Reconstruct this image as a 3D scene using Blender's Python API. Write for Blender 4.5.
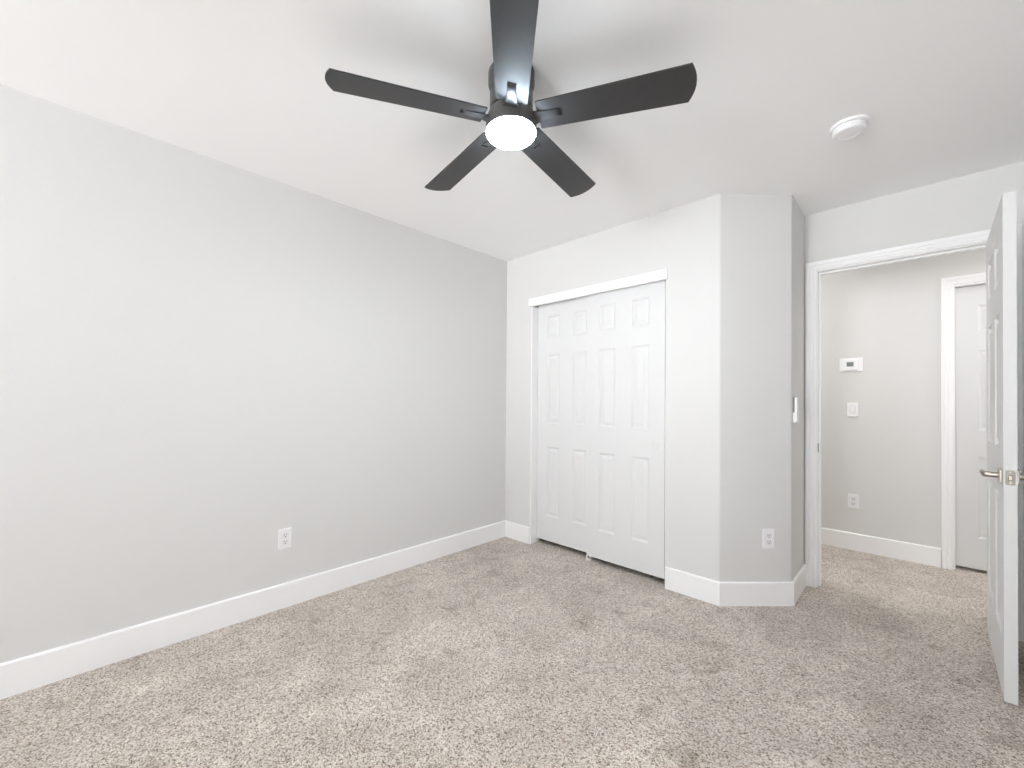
import bpy, bmesh, math
from mathutils import Vector, Matrix

for o in list(bpy.data.objects):
    bpy.data.objects.remove(o)
SC = bpy.context.scene
COL = SC.collection
PI = math.pi

# ------------------------------------------------------------------ dimensions (metres)
H = 2.44                      # ceiling height
XL = -2.6126                  # left wall
YC = 2.630                    # closet wall
X1 = -0.828                   # closet wall / chamfer corner
X2, Y2 = -0.523, 2.935        # chamfer / nook wall corner
YD, YDB = 3.331, 3.446        # doorway wall, room face and hall face
YH = 4.397                    # far hall wall
XR, YB = 0.50, -5.00          # right wall, back wall (behind the camera)
HX0, HX1 = -1.7, 2.3          # hall ends
BB_T, BB_H = 0.014, 0.138     # baseboard
CAM_H = 1.1939

# ------------------------------------------------------------------ camera
F, YAW, PITCH, ROLL, CY = 416.44, 0.76784, 0.00901, 0.0072, 397.52
cam = bpy.data.objects.new('camera', bpy.data.cameras.new('camera'))
COL.objects.link(cam)
cam.data.sensor_fit = 'HORIZONTAL'
cam.data.sensor_width = 36.0
cam.data.lens = F / 1024 * 36.0
cam.data.shift_y = (CY - 384) / 1024
cam.data.clip_start = 0.02
fw = Vector((-math.sin(YAW), math.cos(YAW), 0)); rt = Vector((math.cos(YAW), math.sin(YAW), 0)); up = Vector((0, 0, 1))
fw2 = fw * math.cos(PITCH) + up * math.sin(PITCH)
up2 = up * math.cos(PITCH) - fw * math.sin(PITCH)
cr, sr = math.cos(ROLL), math.sin(ROLL)
ax, ay, az = rt * cr + up2 * sr, up2 * cr - rt * sr, -fw2
cam.matrix_world = Matrix(((ax.x, ay.x, az.x, 0), (ax.y, ay.y, az.y, 0), (ax.z, ay.z, az.z, CAM_H), (0, 0, 0, 1)))
SC.camera = cam

# ------------------------------------------------------------------ daylight, lamps and fill lights, exposure
SKY, EXPOSURE = 38.5, 0.13
HALL_W, FAN_E = 14.0, 200.0
world = bpy.data.worlds.new('daylight'); SC.world = world
world.use_nodes = True
wb = world.node_tree.nodes['Background']
wb.inputs[1].default_value = SKY
wt = world.node_tree                     # dim sky above; glow below the horizon added to light the ceiling
wg = wt.nodes.new('ShaderNodeTexCoord'); wsx = wt.nodes.new('ShaderNodeSeparateXYZ'); wr = wt.nodes.new('ShaderNodeValToRGB')
wmr = wt.nodes.new('ShaderNodeMapRange'); wmr.inputs['From Min'].default_value = -0.1; wmr.inputs['From Max'].default_value = 0.1
wr.color_ramp.elements[0].color = (0.935, 0.963, 1.0, 1); wr.color_ramp.elements[1].color = (0.12, 0.127, 0.135, 1)
wt.links.new(wg.outputs['Generated'], wsx.inputs[0]); wt.links.new(wsx.outputs['Z'], wmr.inputs['Value'])
wt.links.new(wmr.outputs['Result'], wr.inputs['Fac']); wt.links.new(wr.outputs['Color'], wb.inputs[0])
WX0, WX1, WZ0, WZ1 = -1.75, -0.22, 0.30, 2.25       # the window in the back wall
pl = bpy.data.lights.new('window_portal', 'AREA'); pl.shape = 'RECTANGLE'
pl.size, pl.size_y = WX1 - WX0, WZ1 - WZ0
pl.cycles.is_portal = True
po = bpy.data.objects.new('window_portal', pl); COL.objects.link(po)
po.location = ((WX0 + WX1) / 2, YB - 0.13, (WZ0 + WZ1) / 2)
po.rotation_euler = (PI / 2, 0, 0)       # a lamp's -Z turned to +Y, into the room
hl = bpy.data.lights.new('hall_fill', 'AREA'); hl.shape = 'DISK'; hl.size = 0.8; hl.energy = HALL_W; hl.color = (1, 0.985, 0.97)
for hx in (-1.45, 1.35):                              # two unseen fill lights added under the hall ceiling, left and right
    ho = bpy.data.objects.new('hall_fill', hl); COL.objects.link(ho); ho.location = (hx, 3.86, 2.42)

SC.view_settings.view_transform = 'Standard'
SC.view_settings.look = 'None'
SC.view_settings.gamma = 1.0
SC.view_settings.use_curve_mapping = False
SC.view_settings.exposure = EXPOSURE
SC.cycles.max_bounces = 14
SC.cycles.diffuse_bounces = 10
SC.cycles.use_denoising = True

# ------------------------------------------------------------------ materials
def new_mat(name):
    m = bpy.data.materials.new(name); m.use_nodes = True
    nt = m.node_tree
    return m, nt, nt.nodes['Principled BSDF']

def plain(name, col, rough=0.5, metal=0.0, spec=0.5, bump=None):
    m, nt, b = new_mat(name)
    b.inputs['Base Color'].default_value = (*col, 1)
    b.inputs['Roughness'].default_value = rough
    b.inputs['Metallic'].default_value = metal
    b.inputs['Specular IOR Level'].default_value = spec
    if bump:
        scale, dist, strength = bump
        tc = nt.nodes.new('ShaderNodeTexCoord'); n = nt.nodes.new('ShaderNodeTexNoise')
        n.inputs['Scale'].default_value = scale; n.inputs['Detail'].default_value = 3
        bp = nt.nodes.new('ShaderNodeBump'); bp.inputs['Distance'].default_value = dist; bp.inputs['Strength'].default_value = strength
        nt.links.new(tc.outputs['Object'], n.inputs['Vector'])
        nt.links.new(n.outputs['Fac'], bp.inputs['Height'])
        nt.links.new(bp.outputs['Normal'], b.inputs['Normal'])
    return m

M_WALL = plain('wall_paint', (0.695, 0.692, 0.684), 0.6, spec=0.3, bump=(70, 0.0025, 0.2))
M_CEIL = plain('ceiling_paint', (0.93, 0.93, 0.93), 0.75, spec=0.2, bump=(60, 0.002, 0.15))
M_TRIM = plain('trim_paint', (0.89, 0.89, 0.895), 0.38, spec=0.45)
M_DOOR = plain('door_paint', (0.725, 0.725, 0.725), 0.65, spec=0.2, bump=(140, 0.0006, 0.2))
M_PLATE = plain('white_plastic', (0.85, 0.85, 0.86), 0.32)
M_PLATE2 = plain('off_white_plastic', (0.78, 0.78, 0.78), 0.35)
M_SHADE = plain('grey_white_plastic', (0.52, 0.52, 0.53), 0.4)
M_SLOT = plain('socket_slot_dark', (0.06, 0.055, 0.05), 0.6)
M_FAN = plain('fan_black_metal', (0.065, 0.063, 0.062), 0.38, metal=0.0, spec=0.5)
M_ARM = plain('fan_arm_black', (0.04, 0.041, 0.044), 0.36, spec=0.6)
M_BLACK = plain('slot_black', (0.01, 0.01, 0.01), 0.7)
M_NICKEL = plain('satin_nickel', (0.46, 0.42, 0.37), 0.33, metal=1.0)
M_LATCH = plain('latch_nickel', (0.27, 0.25, 0.215), 0.35, metal=1.0)
M_SCREEN = plain('lcd_grey', (0.16, 0.18, 0.16), 0.25)
M_GREY = plain('grey_plastic', (0.20, 0.20, 0.21), 0.45)
M_VINYL = plain('window_vinyl', (0.85, 0.85, 0.85), 0.4)
M_TRACK = plain('dark_gap', (0.05, 0.05, 0.05), 0.7)

def blade_mat():
    m, nt, b = new_mat('fan_blade_charcoal')
    tc = nt.nodes.new('ShaderNodeTexCoord'); n = nt.nodes.new('ShaderNodeTexNoise')
    n.inputs['Scale'].default_value = 40; n.inputs['Detail'].default_value = 4
    r = nt.nodes.new('ShaderNodeValToRGB')
    r.color_ramp.elements[0].color = (0.030, 0.029, 0.030, 1); r.color_ramp.elements[1].color = (0.040, 0.038, 0.038, 1)
    nt.links.new(tc.outputs['Object'], n.inputs['Vector']); nt.links.new(n.outputs['Fac'], r.inputs['Fac'])
    nt.links.new(r.outputs['Color'], b.inputs['Base Color'])
    b.inputs['Roughness'].default_value = 0.45
    return m
M_BLADE = blade_mat()

def emit_mat(name, col, strength):
    m, nt, b = new_mat(name)
    b.inputs['Base Color'].default_value = (0.85, 0.87, 0.9, 1)
    b.inputs['Roughness'].default_value = 0.4
    b.inputs['Emission Color'].default_value = (*col, 1)
    b.inputs['Emission Strength'].default_value = strength
    return m
M_LENS = emit_mat('lamp_lens', (0.90, 0.95, 1.0), 190.0)
M_RIM = emit_mat('lamp_lens_edge', (0.72, 0.86, 1.0), FAN_E)

def glass_mat():
    m, nt, b = new_mat('window_glass')
    out = nt.nodes['Material Output']
    tr = nt.nodes.new('ShaderNodeBsdfTransparent'); gl = nt.nodes.new('ShaderNodeBsdfGlossy'); mx = nt.nodes.new('ShaderNodeMixShader')
    gl.inputs['Roughness'].default_value = 0.02; mx.inputs[0].default_value = 0.05
    nt.links.new(tr.outputs[0], mx.inputs[1]); nt.links.new(gl.outputs[0], mx.inputs[2]); nt.links.new(mx.outputs[0], out.inputs[0])
    return m
M_GLASS = glass_mat()

def carpet_mat():
    m, nt, b = new_mat('speckled_carpet')
    N, L = nt.nodes.new, nt.links.new
    tc = N('ShaderNodeTexCoord')
    def noise(scale, detail, rough=0.5, dist=0.0):
        n = N('ShaderNodeTexNoise'); n.inputs['Scale'].default_value = scale; n.inputs['Detail'].default_value = detail
        n.inputs['Roughness'].default_value = rough; n.inputs['Distortion'].default_value = dist
        L(tc.outputs['Object'], n.inputs['Vector']); return n
    def ramp(src, stops):
        r = N('ShaderNodeValToRGB'); e = r.color_ramp.elements
        while len(e) < len(stops): e.new(0.5)
        for el, (p, c) in zip(e, stops): el.position = p; el.color = (*c, 1)
        L(src, r.inputs['Fac']); return r
    # one voronoi cell per yarn tuft, each tuft with a yarn colour of its own
    vo = N('ShaderNodeTexVoronoi'); vo.inputs['Scale'].default_value = 240
    wob = noise(60, 2)
    mixv = N('ShaderNodeMix'); mixv.data_type = 'VECTOR'; mixv.inputs['Factor'].default_value = 0.012
    L(tc.outputs['Object'], mixv.inputs['A']); L(wob.outputs['Color'], mixv.inputs['B'])
    L(mixv.outputs['Result'], vo.inputs['Vector'])
    sep = N('ShaderNodeSeparateColor'); L(vo.outputs['Color'], sep.inputs[0])
    yarn = ramp(sep.outputs[0], [(0.0, (0.17, 0.13, 0.098)), (0.14, (0.36, 0.298, 0.243)), (0.36, (0.62, 0.548, 0.48)), (0.70, (0.79, 0.72, 0.65)), (1.0, (0.90, 0.855, 0.80))])
    fine = noise(330, 2, 0.6)
    fr = ramp(fine.outputs['Fac'], [(0.33, (0.62, 0.60, 0.58)), (0.62, (1.08, 1.08, 1.08))])
    mul = N('ShaderNodeMix'); mul.data_type = 'RGBA'; mul.blend_type = 'MULTIPLY'; mul.inputs['Factor'].default_value = 1.0
    L(yarn.outputs['Color'], mul.inputs['A']); L(fr.outputs['Color'], mul.inputs['B'])
    # brushed and trodden patches in the pile
    big = noise(2.6, 4, 0.62, 0.6)
    br = ramp(big.outputs['Fac'], [(0.34, (0.88, 0.87, 0.86)), (0.5, (1.0, 1.0, 1.0)), (0.64, (1.12, 1.12, 1.12))])
    mul2 = N('ShaderNodeMix'); mul2.data_type = 'RGBA'; mul2.blend_type = 'MULTIPLY'; mul2.inputs['Factor'].default_value = 1.0
    L(mul.outputs['Result'], mul2.inputs['A']); L(br.outputs['Color'], mul2.inputs['B'])
    scuff = noise(6.5, 5, 0.7, 0.8)           # small darker scuffs where the pile is pushed over
    sr_ = ramp(scuff.outputs['Fac'], [(0.33, (0.74, 0.715, 0.69)), (0.44, (1.0, 1.0, 1.0)), (0.57, (1.0, 1.0, 1.0)), (0.68, (1.10, 1.10, 1.10))])
    mul3 = N('ShaderNodeMix'); mul3.data_type = 'RGBA'; mul3.blend_type = 'MULTIPLY'; mul3.inputs['Factor'].default_value = 1.0
    L(mul2.outputs['Result'], mul3.inputs['A']); L(sr_.outputs['Color'], mul3.inputs['B'])
    L(mul3.outputs['Result'], b.inputs['Base Color'])
    b.inputs['Roughness'].default_value = 0.95
    b.inputs['Specular IOR Level'].default_value = 0.1
    b.inputs['Sheen Weight'].default_value = 0.15
    bp = N('ShaderNodeBump'); bp.inputs['Distance'].default_value = 0.006; bp.inputs['Strength'].default_value = 0.7; bp.invert = True
    L(vo.outputs['Distance'], bp.inputs['Height'])
    L(bp.outputs['Normal'], b.inputs['Normal'])
    return m
M_CARPET = carpet_mat()

# ------------------------------------------------------------------ mesh helpers
def obj(name, bm, mat, parent=None, smooth=False, bevel=0.0, seg=2):
    bmesh.ops.remove_doubles(bm, verts=bm.verts, dist=1e-5)
    bmesh.ops.recalc_face_normals(bm, faces=bm.faces)
    me = bpy.data.meshes.new(name); bm.to_mesh(me); bm.free()
    me.materials.append(mat)
    o = bpy.data.objects.new(name, me); COL.objects.link(o)
    if parent is not None: o.parent = parent
    if bevel:
        md = o.modifiers.new('edge', 'BEVEL'); md.width = bevel; md.segments = seg; md.limit_method = 'ANGLE'; md.angle_limit = 0.6
    if smooth:
        for p in me.polygons: p.use_smooth = True
        try:
            me.set_sharp_from_angle(angle=math.radians(38))
        except Exception:
            pass
    return o

def B(): return bmesh.new()

def box(bm, lo, hi):
    x0, y0, z0 = lo; x1, y1, z1 = hi
    v = [bm.verts.new(c) for c in ((x0, y0, z0), (x1, y0, z0), (x1, y1, z0), (x0, y1, z0), (x0, y0, z1), (x1, y0, z1), (x1, y1, z1), (x0, y1, z1))]
    for f in ((0, 3, 2, 1), (4, 5, 6, 7), (0, 1, 5, 4), (1, 2, 6, 5), (2, 3, 7, 6), (3, 0, 4, 7)):
        bm.faces.new([v[i] for i in f])
    return bm

def prism(bm, pts, z0, z1, fn=None):
    """plan outline pulled up from z0 to z1"""
    fn = fn or (lambda x, y, z: (x, y, z))
    a = [bm.verts.new(fn(x, y, z0)) for x, y in pts]; b = [bm.verts.new(fn(x, y, z1)) for x, y in pts]
    n = len(pts)
    bm.faces.new(a[::-1]); bm.faces.new(b)
    for i in range(n): bm.faces.new((a[i], a[(i + 1) % n], b[(i + 1) % n], b[i]))
    return bm

def lathe(bm, prof, seg=64, c=(0, 0, 0), fn=None):
    """(radius, height) profile spun about the local Z axis"""
    fn = fn or (lambda p: p)
    rings = []
    for r, z in prof:
        if r < 1e-6: rings.append([bm.verts.new(fn((c[0], c[1], c[2] + z)))])
        else: rings.append([bm.verts.new(fn((c[0] + r * math.cos(2 * PI * i / seg), c[1] + r * math.sin(2 * PI * i / seg), c[2] + z))) for i in range(seg)])
    for A, Bq in zip(rings, rings[1:]):
        for i in range(seg):
            j = (i + 1) % seg
            if len(A) == 1 and len(Bq) == 1: continue
            if len(A) == 1: bm.faces.new((A[0], Bq[i], Bq[j]))
            elif len(Bq) == 1: bm.faces.new((A[i], A[j], Bq[0]))
            else: bm.faces.new((A[i], A[j], Bq[j], Bq[i]))
    return bm

def sweep(bm, path, prof, fn):
    """closed profile (u = offset to the left of the path, v) along a 2D path with mitred corners; fn(a, b, v) gives 3D"""
    n = len(path); rows = []
    for i, p in enumerate(path):
        P = Vector(p)
        d0 = (P - Vector(path[i - 1])).normalized() if i else None
        d1 = (Vector(path[i + 1]) - P).normalized() if i < n - 1 else None
        n0 = Vector((-d0.y, d0.x)) if d0 else None
        n1 = Vector((-d1.y, d1.x)) if d1 else None
        if n0 is None: m = n1
        elif n1 is None: m = n0
        else:
            m = (n0 + n1); m = m / m.dot(n0)
        rows.append([bm.verts.new(fn(P.x + m.x * u, P.y + m.y * u, v)) for u, v in prof])
    k = len(prof)
    for A, Bq in zip(rows, rows[1:]):
        for i in range(k): bm.faces.new((A[i], A[(i + 1) % k], Bq[(i + 1) % k], Bq[i]))
    bm.faces.new(rows[0][::-1]); bm.faces.new(rows[-1])
    return bm

def tube(bm, pts, rad, seg=14, flat=1.0):
    """round bar through points; rad a list; flat squeezes it across the second axis"""
    rows = []
    for i, p in enumerate(pts):
        P = Vector(p)
        d = (Vector(pts[min(i + 1, len(pts) - 1)]) - Vector(pts[max(i - 1, 0)])).normalized()
        a = Vector((0, 0, 1)); a = (a - d * a.dot(d)).normalized(); b = d.cross(a)
        rows.append([bm.verts.new(P + a * rad[i] * math.cos(t) + b * rad[i] * flat * math.sin(t)) for t in [2 * PI * k / seg for k in range(seg)]])
    for A, Bq in zip(rows, rows[1:]):
        for i in range(seg): bm.faces.new((A[i], A[(i + 1) % seg], Bq[(i + 1) % seg], Bq[i]))
    bm.faces.new(rows[0][::-1]); bm.faces.new(rows[-1])
    return bm

def rrect(w, h, r, n=5, cx=0, cy=0):
    pts = []
    for sx, sy, a0 in ((1, 1, 0), (-1, 1, PI / 2), (-1, -1, PI), (1, -1, 1.5 * PI)):
        for i in range(n + 1):
            a = a0 + PI / 2 * i / n
            pts.append((cx + sx * (w / 2 - r) + r * math.cos(a), cy + sy * (h / 2 - r) + r * math.sin(a)))
    return pts

def empty(name, loc, rotz=0.0):
    o = bpy.data.objects.new(name, None); COL.objects.link(o)
    o.location = loc; o.rotation_euler = (0, 0, rotz); o.empty_display_size = 0.05
    return o

def tag(o, label, cat, group=None):
    o['label'] = label; o['category'] = cat
    if group: o['group'] = group
    return o

def struct(o, label=None, cat=None):
    o['kind'] = 'structure'
    if label: o['label'] = label
    if cat: o['category'] = cat
    return o

# ------------------------------------------------------------------ room shell
bm = B(); box(bm, (XL - 0.12, YB - 0.12, -0.10), (HX1 + 0.1, 5.3, 0.0))
struct(obj('floor', bm, M_CARPET), 'beige and brown speckled wall to wall carpet', 'floor')
bm = B(); box(bm, (XL - 0.12, YB - 0.12, H), (HX1 + 0.1, 5.3, H + 0.10))
struct(obj('ceiling', bm, M_CEIL), 'flat white painted ceiling carrying the fan and the smoke detector', 'ceiling')
bm = B(); box(bm, (XL - 0.12, YB - 0.12, 0), (XL, YDB, H))
struct(obj('wall_left', bm, M_WALL), 'long plain pale grey wall on the left with one outlet', 'wall')
bm = B(); box(bm, (XR, YB - 0.12, 0), (XR + 0.12, YD, H))
struct(obj('wall_right', bm, M_WALL), 'plain pale grey wall on the right behind the open door', 'wall')
bm = B()
box(bm, (XL, YB - 0.12, 0), (XR, YB, WZ0)); box(bm, (XL, YB - 0.12, WZ1), (XR, YB, H))
box(bm, (XL, YB - 0.12, WZ0), (WX0, YB, WZ1)); box(bm, (WX1, YB - 0.12, WZ0), (XR, YB, WZ1))
struct(obj('wall_back', bm, M_WALL), 'plain pale grey window wall behind the camera', 'wall')

# closet wall, chamfer and nook return: one plastered surface with rounded corners
CX0, CX1, CZ = -2.318, -1.154, 2.03      # closet opening
def corner(p0, p, p1, r, n=6):
    a = (Vector(p0) - Vector(p)).normalized(); b = (Vector(p1) - Vector(p)).normalized()
    half = a.angle(b) / 2; t = r / math.tan(half)
    A, Bq = Vector(p) + a * t, Vector(p) + b * t
    c = Vector(p) + (a + b).normalized() * (r / math.sin(half))
    out = []
    for i in range(n + 1):
        q = A.lerp(Bq, i / n) - c
        out.append(tuple(c + q.normalized() * r))
    return out
bm = B()
box(bm, (XL, YC, 0), (CX0, YC + 0.115, H))
box(bm, (CX0, YC, CZ), (CX1, YC + 0.115, H))
pts = [(CX1, YC)] + corner((CX1, YC), (X1, YC), (X2, Y2), 0.022) + corner((X1, YC), (X2, Y2), (X2, YD), 0.022)
pts += [(X2, YD), (X2 - 0.115, YD), (X2 - 0.115, Y2 + 0.05), (X1 - 0.05, YC + 0.115), (CX1, YC + 0.115)]
prism(bm, pts, 0, H)
struct(obj('wall_closet', bm, M_WALL, smooth=True), 'pale grey closet wall with chamfered rounded corner beside the doorway', 'wall')

# doorway wall
OX0, OX1, OZ = -0.452, 0.335, 2.054      # clear opening inside the jambs
JT = 0.018
bm = B()
box(bm, (XL - 0.12, YD, 0), (OX0 - JT, YDB, H))
box(bm, (OX1 + JT, YD, 0), (HX1, YDB, H))
box(bm, (OX0 - JT, YD, OZ + JT), (OX1 + JT, YDB, H))
struct(obj('wall_doorway', bm, M_WALL), 'pale grey wall above and around the bedroom doorway', 'wall')
# hall
DX0, DX1, DZ = 0.214, 0.985, 2.050       # hall door clear opening
bm = B()
box(bm, (HX0, YH, 0), (DX0 - JT, YH + 0.115, H)); box(bm, (DX1 + JT, YH, 0), (HX1, YH + 0.115, H))
box(bm, (DX0 - JT, YH, DZ + JT), (DX1 + JT, YH + 0.115, H))
struct(obj('wall_hall', bm, M_WALL), 'grey hallway wall with thermostat seen through the doorway', 'wall')
bm = B(); box(bm, (HX0 - 0.1, YDB, 0), (HX0, YH + 0.115, H))
struct(obj('wall_hall_left', bm, M_WALL))
bm = B(); box(bm, (HX1, YD, 0), (HX1 + 0.1, YH + 0.115, H))
struct(obj('wall_hall_right', bm, M_WALL))

# ------------------------------------------------------------------ baseboards
bb = [(0, 0), (BB_T, 0), (BB_T, BB_H - 0.006), (BB_T - 0.003, BB_H - 0.0015), (BB_T - 0.006, BB_H), (0, BB_H)]
def base(name, path, label=None):
    b = B(); sweep(b, path, bb, lambda x, y, v: (x, y, v))
    return struct(obj(name, b, M_TRIM), label, 'baseboard' if label else None)
base('baseboard_left', [(XL, YC - BB_T), (XL, YB)], 'white baseboard along the long left wall')
base('baseboard_closet', [(CX0 - 0.002, YC), (XL, YC)], 'short white baseboard between left corner and closet')
base('baseboard_chamfer', [(X2, YD - 0.018), (X2, Y2), (X1, YC), (CX1 + 0.002, YC)], 'white baseboard wrapping the chamfered corner')
base('baseboard_hall', [(0.142, YH), (HX0, YH)], 'white baseboard under the thermostat in the hallway')
base('baseboard_right', [(XR, YB), (XR, YD)])
base('baseboard_back', [(XL + BB_T, YB), (XR - BB_T, YB)])

# ------------------------------------------------------------------ doorway trim
cas = [(0, 0), (0, 0.009), (0.004, 0.0115), (0.013, 0.0105), (0.016, 0.014), (0.031, 0.0135), (0.035, 0.0175), (0.053, 0.0185), (0.057, 0.0165), (0.057, 0)]
def casing(name, x0, x1, z, y, side, label):
    b = B()
    path = [(x0, 0), (x0, z), (x1, z), (x1, 0)]          # up, across, down: outward is to the left
    sweep(b, path, cas, lambda a, c, v: (a, y - side * v, c))
    return struct(obj(name, b, M_TRIM), label, 'door casing')
def jamb(x0, x1, z, y0, y1, name, label):
    b = B()
    prism(b, [(x0 - JT, 0), (x0, 0), (x0, z), (x1, z), (x1, 0), (x1 + JT, 0), (x1 + JT, z + JT), (x0 - JT, z + JT)], y0, y1, lambda x, zz, y: (x, y, zz))
    return struct(obj(name, b, M_TRIM, bevel=0.0015), label, 'door jamb')
casing('trim_1', OX0 - 0.005, OX1 + 0.005, OZ + 0.006, YD, 1, 'white moulded casing around the bedroom doorway')
j1 = jamb(OX0, OX1, OZ, YD, YDB, 'trim_2', 'white jamb lining the bedroom doorway')
b = B()                                                   # door stop, on three sides
prism(b, [(OX0, 0), (OX0 + 0.011, 0), (OX0 + 0.011, OZ - 0.011), (OX1 - 0.011, OZ - 0.011), (OX1 - 0.011, 0), (OX1, 0), (OX1, OZ), (OX0, OZ)], YD + 0.040, YD + 0.072, lambda x, zz, y: (x, y, zz))
obj('door_stop', b, M_TRIM, j1, bevel=0.002)
b = B(); prism(b, rrect(0.030, 0.058, 0.005, cx=YD + 0.020, cy=0.904), OX0 - 0.0005, OX0 + 0.002, lambda y, zz, x: (x, y, zz))
sp = obj('strike_plate', b, M_LATCH, j1); sp['label'] = 'small nickel strike plate'
casing('trim_3', OX0 - 0.005, OX1 + 0.005, OZ + 0.006, YDB, -1, None)
casing('trim_4', DX0 - 0.013, DX1 + 0.010, DZ + 0.012, YH, 1, 'white moulded casing around the hallway door')
jamb(DX0, DX1, DZ, YH, YH + 0.115, 'trim_5', 'white jamb lining the hallway door')

# ------------------------------------------------------------------ six panel doors
ROWS = [(0.243, 0.818), (1.010, 1.583), (1.715, 1.905)]
def panel_slab(w, z0, z1, t, cols, deep=1.0):
    """door slab in local x 0..w, y 0..t, with six moulded panels pressed into both faces"""
    b = B()
    xs = sorted({0, w, *[c for p in cols for c in p]}); zs = sorted({z0, z1, *[c for p in ROWS for c in p]})
    cells = [(x0, x1, q0, q1) for x0, x1 in zip(xs, xs[1:]) for q0, q1 in zip(zs, zs[1:])]
    rings = [(0, 0), (0.003, 0.0035), (0.012, 0.0085), (0.018, 0.0085), (0.038, 0.0025), (0.041, 0.002)]
    for yy, s in ((0, 1), (t, -1)):
        V = lambda x, d, z: b.verts.new((x, yy + s * d * deep, z))
        for x0, x1, q0, q1 in cells:
            if (x0, x1) in cols and (q0, q1) in ROWS:
                prev = None
                for ins, d in rings:
                    r = [V(x0 + ins, d, q0 + ins), V(x1 - ins, d, q0 + ins), V(x1 - ins, d, q1 - ins), V(x0 + ins, d, q1 - ins)]
                    if prev:
                        for i in range(4): b.faces.new((prev[i], prev[(i + 1) % 4], r[(i + 1) % 4], r[i]))
                    prev = r
                b.faces.new(prev)
            else:
                b.faces.new((V(x0, 0, q0), V(x1, 0, q0), V(x1, 0, q1), V(x0, 0, q1)))
    def rim(p):
        for (xa, za), (xb, zb) in zip(p, p[1:]):
            b.faces.new((b.verts.new((xa, 0, za)), b.verts.new((xb, 0, zb)), b.verts.new((xb, t, zb)), b.verts.new((xa, t, za))))
    rim([(x, z0) for x in xs]); rim([(x, z1) for x in xs]); rim([(0, z) for z in zs]); rim([(w, z) for z in zs])
    return b

# entry door, swung open into the room; local x runs from the latch edge to the hinges, local y towards the hallway side
DW, DT = 0.750, 0.036
door = obj('door_1', panel_slab(DW, 0.014, 2.044, DT, [(0.108, 0.321), (0.429, 0.642)], 1.35), M_DOOR)
dv = Vector((0.018, 0.751)).normalized()
door.location = (0.2570 + DT * dv.y, 2.567 - DT * dv.x, 0)
door.rotation_euler = (0, 0, math.atan2(dv.y, dv.x))
struct(door, 'white six panel bedroom door standing open at the right', 'door')
HZ = 0.904
def handle(sgn, y):
    """square rosette and lever on one face; sgn +1 sticks out along local +y"""
    hx = 0.066
    b = B(); prism(b, rrect(0.060, 0.060, 0.006, cx=hx, cy=HZ), y, y + sgn * 0.009, lambda x, z, yy: (x, yy, z))
    hd = obj('door_handle', b, M_NICKEL, door, bevel=0.0015); hd['label'] = 'satin nickel lever handle'
    b = B()
    pts = [(hx, y + sgn * 0.008, HZ), (hx, y + sgn * 0.030, HZ), (hx + 0.003, y + sgn * 0.042, HZ), (hx + 0.014, y + sgn * 0.048, HZ), (hx + 0.045, y + sgn * 0.049, HZ + 0.001), (hx + 0.085, y + sgn * 0.050, HZ + 0.002), (hx + 0.108, y + sgn * 0.050, HZ + 0.002)]
    tube(b, pts, [0.0110, 0.0112, 0.0122, 0.0128, 0.0122, 0.0112, 0.0100], flat=0.62)
    obj('lever', b, M_NICKEL, hd, smooth=True)
handle(1, DT); handle(-1, 0.0)
b = B(); prism(b, rrect(0.026, 0.058, 0.005, cx=DT / 2, cy=HZ), -0.0016, 0.002, lambda y, z, x: (x, y, z))
fp = obj('latch_plate', b, M_LATCH, door); fp['label'] = 'nickel latch plate on the door edge'
b = B(); prism(b, [(DT / 2 - 0.006, HZ - 0.010), (DT / 2 + 0.006, HZ - 0.010), (DT / 2 + 0.006, HZ + 0.010), (DT / 2 - 0.006, HZ + 0.010)], -0.009, 0.0, lambda y, z, x: (x, y, z))
obj('latch_bolt', b, M_NICKEL, fp, bevel=0.002)
for dz in (-0.022, 0.022):
    b = B(); lathe(b, [(0, 0.0008), (0.0036, 0.0006), (0.0038, 0)], 16, fn=lambda p, dz=dz: (-0.0016 - p[2], DT / 2 + p[0], HZ + dz + p[1]))
    obj('screw', b, M_NICKEL, fp, smooth=True)
for hz in (0.22, 1.02, 1.83):                               # butt hinges in the gap between door and jamb
    b = B(); lathe(b, [(0, -0.046), (0.006, -0.045), (0.006, 0.045), (0, 0.046)], 16, c=(DW + 0.004, -0.004, hz))
    box(b, (DW - 0.002, 0.0, hz - 0.044), (DW + 0.0015, 0.032, hz + 0.044))
    obj('hinge', b, M_NICKEL, door, smooth=True)

# hallway door, closed
hd = obj('door_2', panel_slab(DX1 - DX0 - 0.006, 0.024, 2.046, 0.036, [(0.112, 0.325), (0.433, 0.646)]), M_DOOR)
hd.location = (DX0 + 0.003, YH + 0.050, 0)
struct(hd, 'closed white six panel door across the hallway', 'door')
bm = B(); box(bm, (DX0 - 0.1, YH + 0.13, 0), (DX1 + 0.1, YH + 0.2, H))
struct(obj('wall_beyond', bm, M_WALL))

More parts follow.
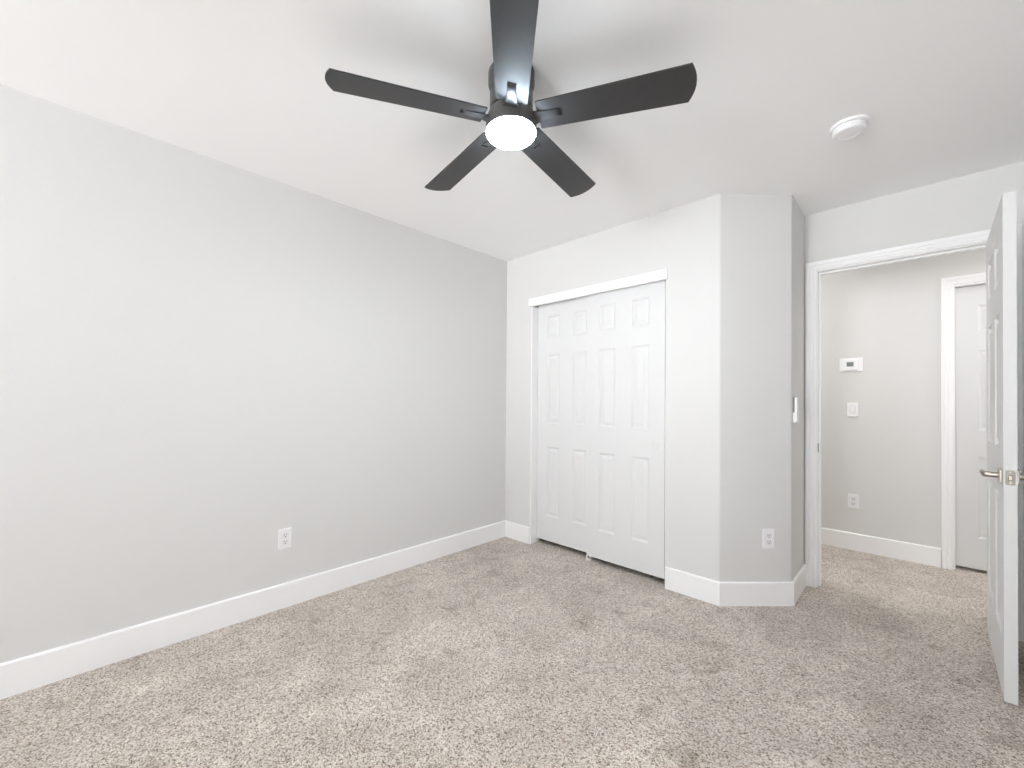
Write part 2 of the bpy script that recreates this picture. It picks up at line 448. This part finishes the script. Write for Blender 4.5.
# closet sliding doors: right one runs in the front track, left one behind it
def finger_pull(parent, x):
    b = B()
    lathe(b, [(0.0, 0.0035), (0.017, 0.003), (0.019, -0.0015), (0.0245, -0.0022), (0.0265, 0.0)], 40, fn=lambda p: (x + p[0], p[2], 0.901 + p[1]))
    obj('finger_pull', b, M_DOOR, parent, smooth=True)
CC = [(0.100, 0.235), (0.363, 0.492)]
c1 = obj('door_3', panel_slab(0.601, 0.040, 2.02, 0.034, CC), M_DOOR); c1.location = (-1.776, YC + 0.030, 0)
struct(c1, 'right closet sliding door, white six panel, in the front track', 'closet door'); finger_pull(c1, 0.532)
c2 = obj('door_4', panel_slab(0.612, 0.040, 2.02, 0.034, CC), M_DOOR); c2.location = (-2.306, YC + 0.074, 0)
struct(c2, 'left closet sliding door, white six panel, running behind the right one', 'closet door'); finger_pull(c2, 0.046)
# head fascia that hides the track, side jambs
bm = B(); prism(bm, [(0.0, 0), (0.014, 0), (0.018, 0.003), (0.018, 0.064), (0.014, 0.068), (0.0, 0.068)], CX0 - 0.024, CX1 + 0.007, lambda d, z, x: (x, YC - d + 0.006, 1.992 + z))
struct(obj('trim_6', bm, M_TRIM), 'white fascia board over the closet sliding doors', 'trim')
bm = B(); box(bm, (CX0, YC - 0.001, 0), (CX0 + 0.010, YC + 0.115, 1.995))
struct(obj('trim_7', bm, M_TRIM, bevel=0.002), 'white left jamb of the closet opening', 'trim')
bm = B(); box(bm, (CX1 - 0.004, YC - 0.001, 0), (CX1, YC + 0.115, 1.995))
struct(obj('trim_8', bm, M_TRIM, bevel=0.001), 'white right jamb of the closet opening', 'trim')
bm = B(); box(bm, (CX0, YC + 0.018, 2.021), (CX1, YC + 0.114, CZ))
struct(obj('trim_9', bm, M_TRIM))
# nylon floor guide between the two doors
gr = tag(empty('floor_guide', (-1.768, YC + 0.069, 0)), 'small white plastic guide under the overlap of the closet sliding doors', 'door guide')
b = B(); box(b, (-0.016, -0.036, 0.0), (0.016, 0.040, 0.010)); obj('base_plate', b, M_PLATE, gr, bevel=0.002)
b = B(); prism(b, rrect(0.012, 0.040, 0.003, cx=0, cy=0.024), -0.0475, -0.0400, lambda x, z, y: (x, y, z)); obj('guide_fin', b, M_PLATE, gr)
b = B(); box(b, (-0.006, -0.003, 0.010), (0.006, 0.003, 0.052)); obj('guide_fin', b, M_PLATE, gr, bevel=0.001)

# ------------------------------------------------------------------ window in the back wall (behind the camera)
def window(name, w, h, loc, rotz):
    """two light window, local x along the wall, local +y outwards, origin at the opening's lower middle"""
    f = B(); q = w / 2
    for x0, x1, z0, z1 in ((-q, -q + 0.05, 0, h), (q - 0.05, q, 0, h), (-q, q, 0, 0.05), (-q, q, h - 0.05, h), (-0.025, 0.025, 0, h)):
        box(f, (x0, 0.03, z0), (x1, 0.10, z1))
    o = struct(obj(name, f, M_VINYL)); o.location = loc; o.rotation_euler = (0, 0, rotz)
    b = B(); box(b, (-q + 0.05, 0.062, 0.05), (q - 0.05, 0.068, h - 0.05)); obj('pane', b, M_GLASS, o)
window('window_1', WX1 - WX0, WZ1 - WZ0, ((WX0 + WX1) / 2, YB, WZ0), PI)

# ------------------------------------------------------------------ outlets, switch, thermostat (local front faces -y)
def plate(name, parent, w, h, t, mat=M_PLATE):
    b = B()
    a = rrect(w, h, 0.005); c = rrect(w - 0.008, h - 0.008, 0.004)
    r0 = [b.verts.new((x, 0, z)) for x, z in a]; r1 = [b.verts.new((x, -t * 0.55, z)) for x, z in a]; r2 = [b.verts.new((x, -t, z)) for x, z in c]
    n = len(a)
    for A, Bq in ((r0, r1), (r1, r2)):
        for i in range(n): b.faces.new((A[i], A[(i + 1) % n], Bq[(i + 1) % n], Bq[i]))
    b.faces.new(r2); b.faces.new(r0[::-1])
    return obj(name, b, mat, parent)
def front(p): return lambda x, z, y: (x, -y, z)
def outlet(loc, rotz, label):
    r = tag(empty('wall_outlet', loc, rotz), label, 'outlet', 'duplex outlets low on the walls')
    plate('cover_plate', r, 0.072, 0.116, 0.006)
    for cz in (0.0195, -0.0195):
        b = B()
        pts = [(0.0172 * math.cos(t), cz + max(-0.0140, min(0.0140, 0.0172 * math.sin(t)))) for t in [2 * PI * k / 40 for k in range(40)]]
        prism(b, pts, 0.005, 0.0085, front(0))
        rc = obj('receptacle', b, M_PLATE2, r)
        b = B()
        prism(b, rrect(0.0026, 0.0088, 0.0008, 2, -0.0064, cz + 0.0035), 0.0080, 0.0088, front(0))
        prism(b, rrect(0.0026, 0.0072, 0.0008, 2, 0.0064, cz + 0.0035), 0.0080, 0.0088, front(0))
        prism(b, rrect(0.0056, 0.0056, 0.0027, 4, 0.0, cz - 0.0075), 0.0080, 0.0088, front(0))
        s = obj('socket_slots', b, M_SLOT, rc); s['label'] = 'dark plug slots'
    b = B(); lathe(b, [(0, 0.0012), (0.003, 0.0010), (0.0034, 0)], 16, fn=lambda p: (p[0], -0.006 - p[2], p[1]))
    obj('screw', b, M_PLATE2, r, smooth=True)
    return r
outlet((XL, 0.828, 0.393), PI / 2, 'white duplex outlet low on the long left wall')
chc = (-0.6215, 2.8365)
outlet((chc[0], chc[1], 0.3925), PI / 4, 'white duplex outlet low on the narrow chamfered wall beside the closet')
outlet((-0.357, YH, 0.398), 0, 'white duplex outlet on the hallway wall below the light switch')

sw = tag(empty('light_switch', (-0.362, YH, 1.145)), 'white rocker light switch on the hallway wall below the thermostat', 'light switch')
plate('cover_plate', sw, 0.072, 0.116, 0.006)
b = B(); prism(b, rrect(0.035, 0.068, 0.002, 2), 0.0055, 0.0066, front(0)); obj('switch_frame', b, M_SHADE, sw)
b = B()
prism(b, [(0.006, -0.0315), (0.0075, -0.0315), (0.0115, 0.0315), (0.006, 0.0315)], -0.0155, 0.0155, lambda d, z, x: (x, -d, z))
obj('rocker', b, M_PLATE, sw)

th = tag(empty('thermostat', (-0.371, YH, 1.513)), 'white thermostat with small grey screen on the hallway wall', 'thermostat')
plate('wall_plate', th, 0.150, 0.110, 0.006)
b = B(); prism(b, rrect(0.094, 0.086, 0.006, cx=-0.006), 0.005, 0.016, front(0)); obj('body', b, M_PLATE, th, bevel=0.003)
b = B(); prism(b, rrect(0.044, 0.036, 0.002, 2, -0.006, 0.004), 0.0155, 0.0166, front(0))
s = obj('display', b, M_SCREEN, th); s['label'] = 'grey liquid crystal screen'
b = B()
for k in (-1, 0, 1): prism(b, rrect(0.010, 0.006, 0.002, 2, -0.006 + k * 0.016, -0.028), 0.0155, 0.0170, front(0))
obj('buttons', b, M_PLATE2, th)

# fan remote in its cradle on the nook wall
fr = tag(empty('wall_remote', (X2, 2.990, 1.156), PI / 2), 'slim white wall remote on the narrow return wall beside the door casing', 'remote control')
b = B(); prism(b, rrect(0.046, 0.150, 0.006), 0.008, 0.022, front(0)); obj('remote_body', b, M_PLATE, fr, bevel=0.003)
b = B(); prism(b, rrect(0.044, 0.096, 0.004, cy=0.026), 0.0, 0.0085, front(0)); s = obj('back_slab', b, M_GREY, fr); s['label'] = 'dark grey slab behind the upper body'  # dark grey slab between the wall and the upper body
b = B(); prism(b, rrect(0.052, 0.060, 0.005, cy=-0.047), 0.0, 0.016, front(0)); obj('cradle', b, M_PLATE, fr, bevel=0.002)
b = B()
for k in range(3): prism(b, rrect(0.016, 0.009, 0.004, 3, 0, 0.045 - k * 0.020), 0.0215, 0.0232, front(0))
obj('buttons', b, M_PLATE2, fr)

# ------------------------------------------------------------------ smoke detector
sd = tag(empty('smoke_detector', (-0.208, 2.376, H)), 'round white smoke detector on the ceiling above the doorway', 'smoke detector')
b = B(); lathe(b, [(0, 0), (0.070, 0), (0.0705, -0.010), (0.068, -0.013), (0.0, -0.013)], 64); obj('base_plate', b, M_PLATE, sd, smooth=True)
b = B(); lathe(b, [(0.0, -0.012), (0.060, -0.012), (0.0605, -0.029), (0.0585, -0.036), (0.0555, -0.039), (0.040, -0.0405), (0.038, -0.039), (0.030, -0.039), (0.028, -0.041), (0.0, -0.042)], 64)
cv = obj('cover', b, M_PLATE, sd, smooth=True)
b = B()
for k in range(24):
    a = 2 * PI * k / 24; c, s_ = math.cos(a), math.sin(a)
    q = [(0.0595, -0.006), (0.0612, -0.006), (0.0612, 0.006), (0.0595, 0.006)]
    prism(b, [(x * c - y * s_, x * s_ + y * c) for x, y in q], -0.027, -0.020)
obj('vents', b, M_PLATE2, sd)

# ------------------------------------------------------------------ ceiling fan
FX, FY = -1.1009, 1.1246
fan = tag(empty('ceiling_fan', (FX, FY, H)), 'black five blade hugger ceiling fan with round lit lamp', 'ceiling fan')
b = B(); lathe(b, [(0, 0), (0.086, 0), (0.088, -0.004), (0.088, -0.044), (0.084, -0.057), (0.074, -0.064), (0.0, -0.064)], 72); obj('canopy', b, M_FAN, fan, smooth=True)
b = B(); lathe(b, [(0, -0.060), (0.070, -0.060), (0.0735, -0.068), (0.0800, -0.074), (0.0815, -0.080), (0.0815, -0.140), (0.0795, -0.1425), (0.0, -0.1425)], 72); obj('motor_housing', b, M_FAN, fan, smooth=True)
b = B(); lathe(b, [(0, -0.140), (0.0755, -0.140), (0.0755, -0.153), (0, -0.153)], 72); obj('rotor_ring', b, M_BLACK, fan, smooth=True)
b = B(); lathe(b, [(0, -0.151), (0.0820, -0.151), (0.0855, -0.155), (0.091, -0.170), (0.0950, -0.188), (0.0965, -0.204), (0.0958, -0.223), (0.0945, -0.2255), (0, -0.2255)], 72); obj('light_housing', b, M_FAN, fan, smooth=True)
b = B(); lathe(b, [(0, -0.2250), (0.0935, -0.2250), (0.0935, -0.2310), (0.0922, -0.2345), (0.0900, -0.2368)], 72)
ln = obj('lamp_lens', b, M_RIM, fan, smooth=True); ln['label'] = 'glowing white lamp lens edge'
b = B(); lathe(b, [(0.0900, -0.2368), (0.083, -0.2382), (0.060, -0.2395), (0.03, -0.240), (0, -0.2402)], 72)
ln2 = obj('diffuser', b, M_LENS, fan, smooth=True); ln2['label'] = 'frosted bluish white lamp diffuser'

ZB, TH0, PIT = 2.2595 - H, -0.8004, -0.2111
R0, RT, W0, W1 = 0.106, 0.629, 0.1153, 0.1399
S0, S1, SW = 0.168, 0.197, 0.0165
cp, spn = math.cos(PIT), math.sin(PIT)
def frame(k):
    a = TH0 + k * 2 * PI / 5 + (0.015, 0, 0.015, 0, 0)[k]; ca, sa = math.cos(a), math.sin(a)
    def fn(r, w, t=0.0):       # along the blade, across it, above its middle plane
        y, z = w * cp - t * spn, w * spn + t * cp
        return (r * ca - y * sa, r * sa + y * ca, ZB + z)
    return fn
def blade(k):
    fn = frame(k); b = B(); T = 0.0028
    hw = lambda r: (W0 + (W1 - W0) * (r - R0) / (RT - R0)) / 2
    rows = [R0, R0 + 0.004, 0.135, S0, S1, 0.25, 0.35, 0.45, 0.54, RT]
    def cols(r):
        h = hw(r) - (0.004 if r == R0 else 0)
        return [-h, -h * 0.6, -SW, SW, h * 0.6, h]
    for s in (1, -1):
        V = [[b.verts.new(fn(r, c, s * T)) for c in cols(r)] for r in rows]
        for i in range(len(rows) - 1):
            for j in range(5):
                if rows[i] == S0 and j == 2: continue
                b.faces.new((V[i][j], V[i + 1][j], V[i + 1][j + 1], V[i][j + 1]))
        tip = []
        for i in range(13):
            u = -1 + 2 * i / 12
            tip.append(b.verts.new(fn(RT + 0.020 * (1 - u * u), u * hw(RT), s * T)))
        inner = V[-1]
        b.faces.new([inner[0], *tip[1:-1], *inner[::-1][:-1]])
    def wall(loop, closed=True):
        n = len(loop)
        for i in range(n if closed else n - 1):
            (ra, wa), (rb, wb_) = loop[i], loop[(i + 1) % n]
            b.faces.new((b.verts.new(fn(ra, wa, T)), b.verts.new(fn(rb, wb_, T)), b.verts.new(fn(rb, wb_, -T)), b.verts.new(fn(ra, wa, -T))))
    out = [(r, -cols(r)[5]) for r in rows] + [(RT + 0.020 * (1 - u * u), u * hw(RT)) for u in [-1 + 2 * i / 12 for i in range(1, 12)]] + [(r, cols(r)[5]) for r in rows[::-1]]
    c0 = cols(R0)
    wall(out, closed=False)
    wall([(R0, c) for c in c0[::-1]], closed=False)
    wall([(S0, -SW), (S1, -SW), (S1, SW), (S0, SW)])
    return obj('blade', b, M_BLADE, fan)
def arm(k, bl):
    fn = frame(k); b = B()
    # tongue under the blade, flared at the hub, then up through the slot onto the top face
    sect = [(0.070, 0.034, -0.0110), (0.092, 0.029, -0.0090), (0.110, 0.0225, -0.0070), (0.130, 0.0180, -0.0060), (0.150, 0.0160, -0.0058), (0.172, 0.0155, -0.0050), (0.181, 0.0155, -0.0015), (0.187, 0.0155, 0.0055), (0.196, 0.0200, 0.0055), (0.235, 0.0240, 0.0055)]
    rows = []
    for r, w, t in sect:
        rows.append([b.verts.new(fn(r, x, t + d)) for x, d in ((-w, 0.0020), (w, 0.0020), (w, -0.0010), (w * 0.8, -0.0024), (-w * 0.8, -0.0024), (-w, -0.0010))])
    for A, Bq in zip(rows, rows[1:]):
        for i in range(6): b.faces.new((A[i], A[(i + 1) % 6], Bq[(i + 1) % 6], Bq[i]))
    b.faces.new(rows[0][::-1]); b.faces.new(rows[-1])
    a = obj('blade_arm', b, M_ARM, bl, smooth=True)
    b = B(); prism(b, rrect(0.060, 0.046, 0.006, cx=0.190), 0.0029, 0.0040, lambda r, w, t: fn(r, w, t))
    obj('slot_backing', b, M_BLACK, bl)  # black sheet over the slot, added so the hole reads dark
for k in range(5):
    arm(k, blade(k))

# labels for the parts of the setting that the photograph hardly shows
for n_, l_, c_ in (('wall_hall_left', 'plain grey wall closing the left end of the hallway', 'wall'),
                   ('wall_hall_right', 'plain grey wall closing the right end of the hallway', 'wall'),
                   ('wall_beyond', 'plain wall standing behind the closed hallway door', 'wall'),
                   ('baseboard_right', 'white baseboard along the right wall behind the open door', 'baseboard'),
                   ('baseboard_back', 'white baseboard under the window behind the camera', 'baseboard'),
                   ('trim_3', 'white moulded casing on the hallway side of the bedroom doorway', 'door casing'),
                   ('trim_9', 'white head strip above the closet doors, behind the fascia board', 'trim'),
                   ('window_1', 'wide two light white window in the back wall', 'window')):
    bpy.data.objects[n_]['label'] = l_; bpy.data.objects[n_]['category'] = c_
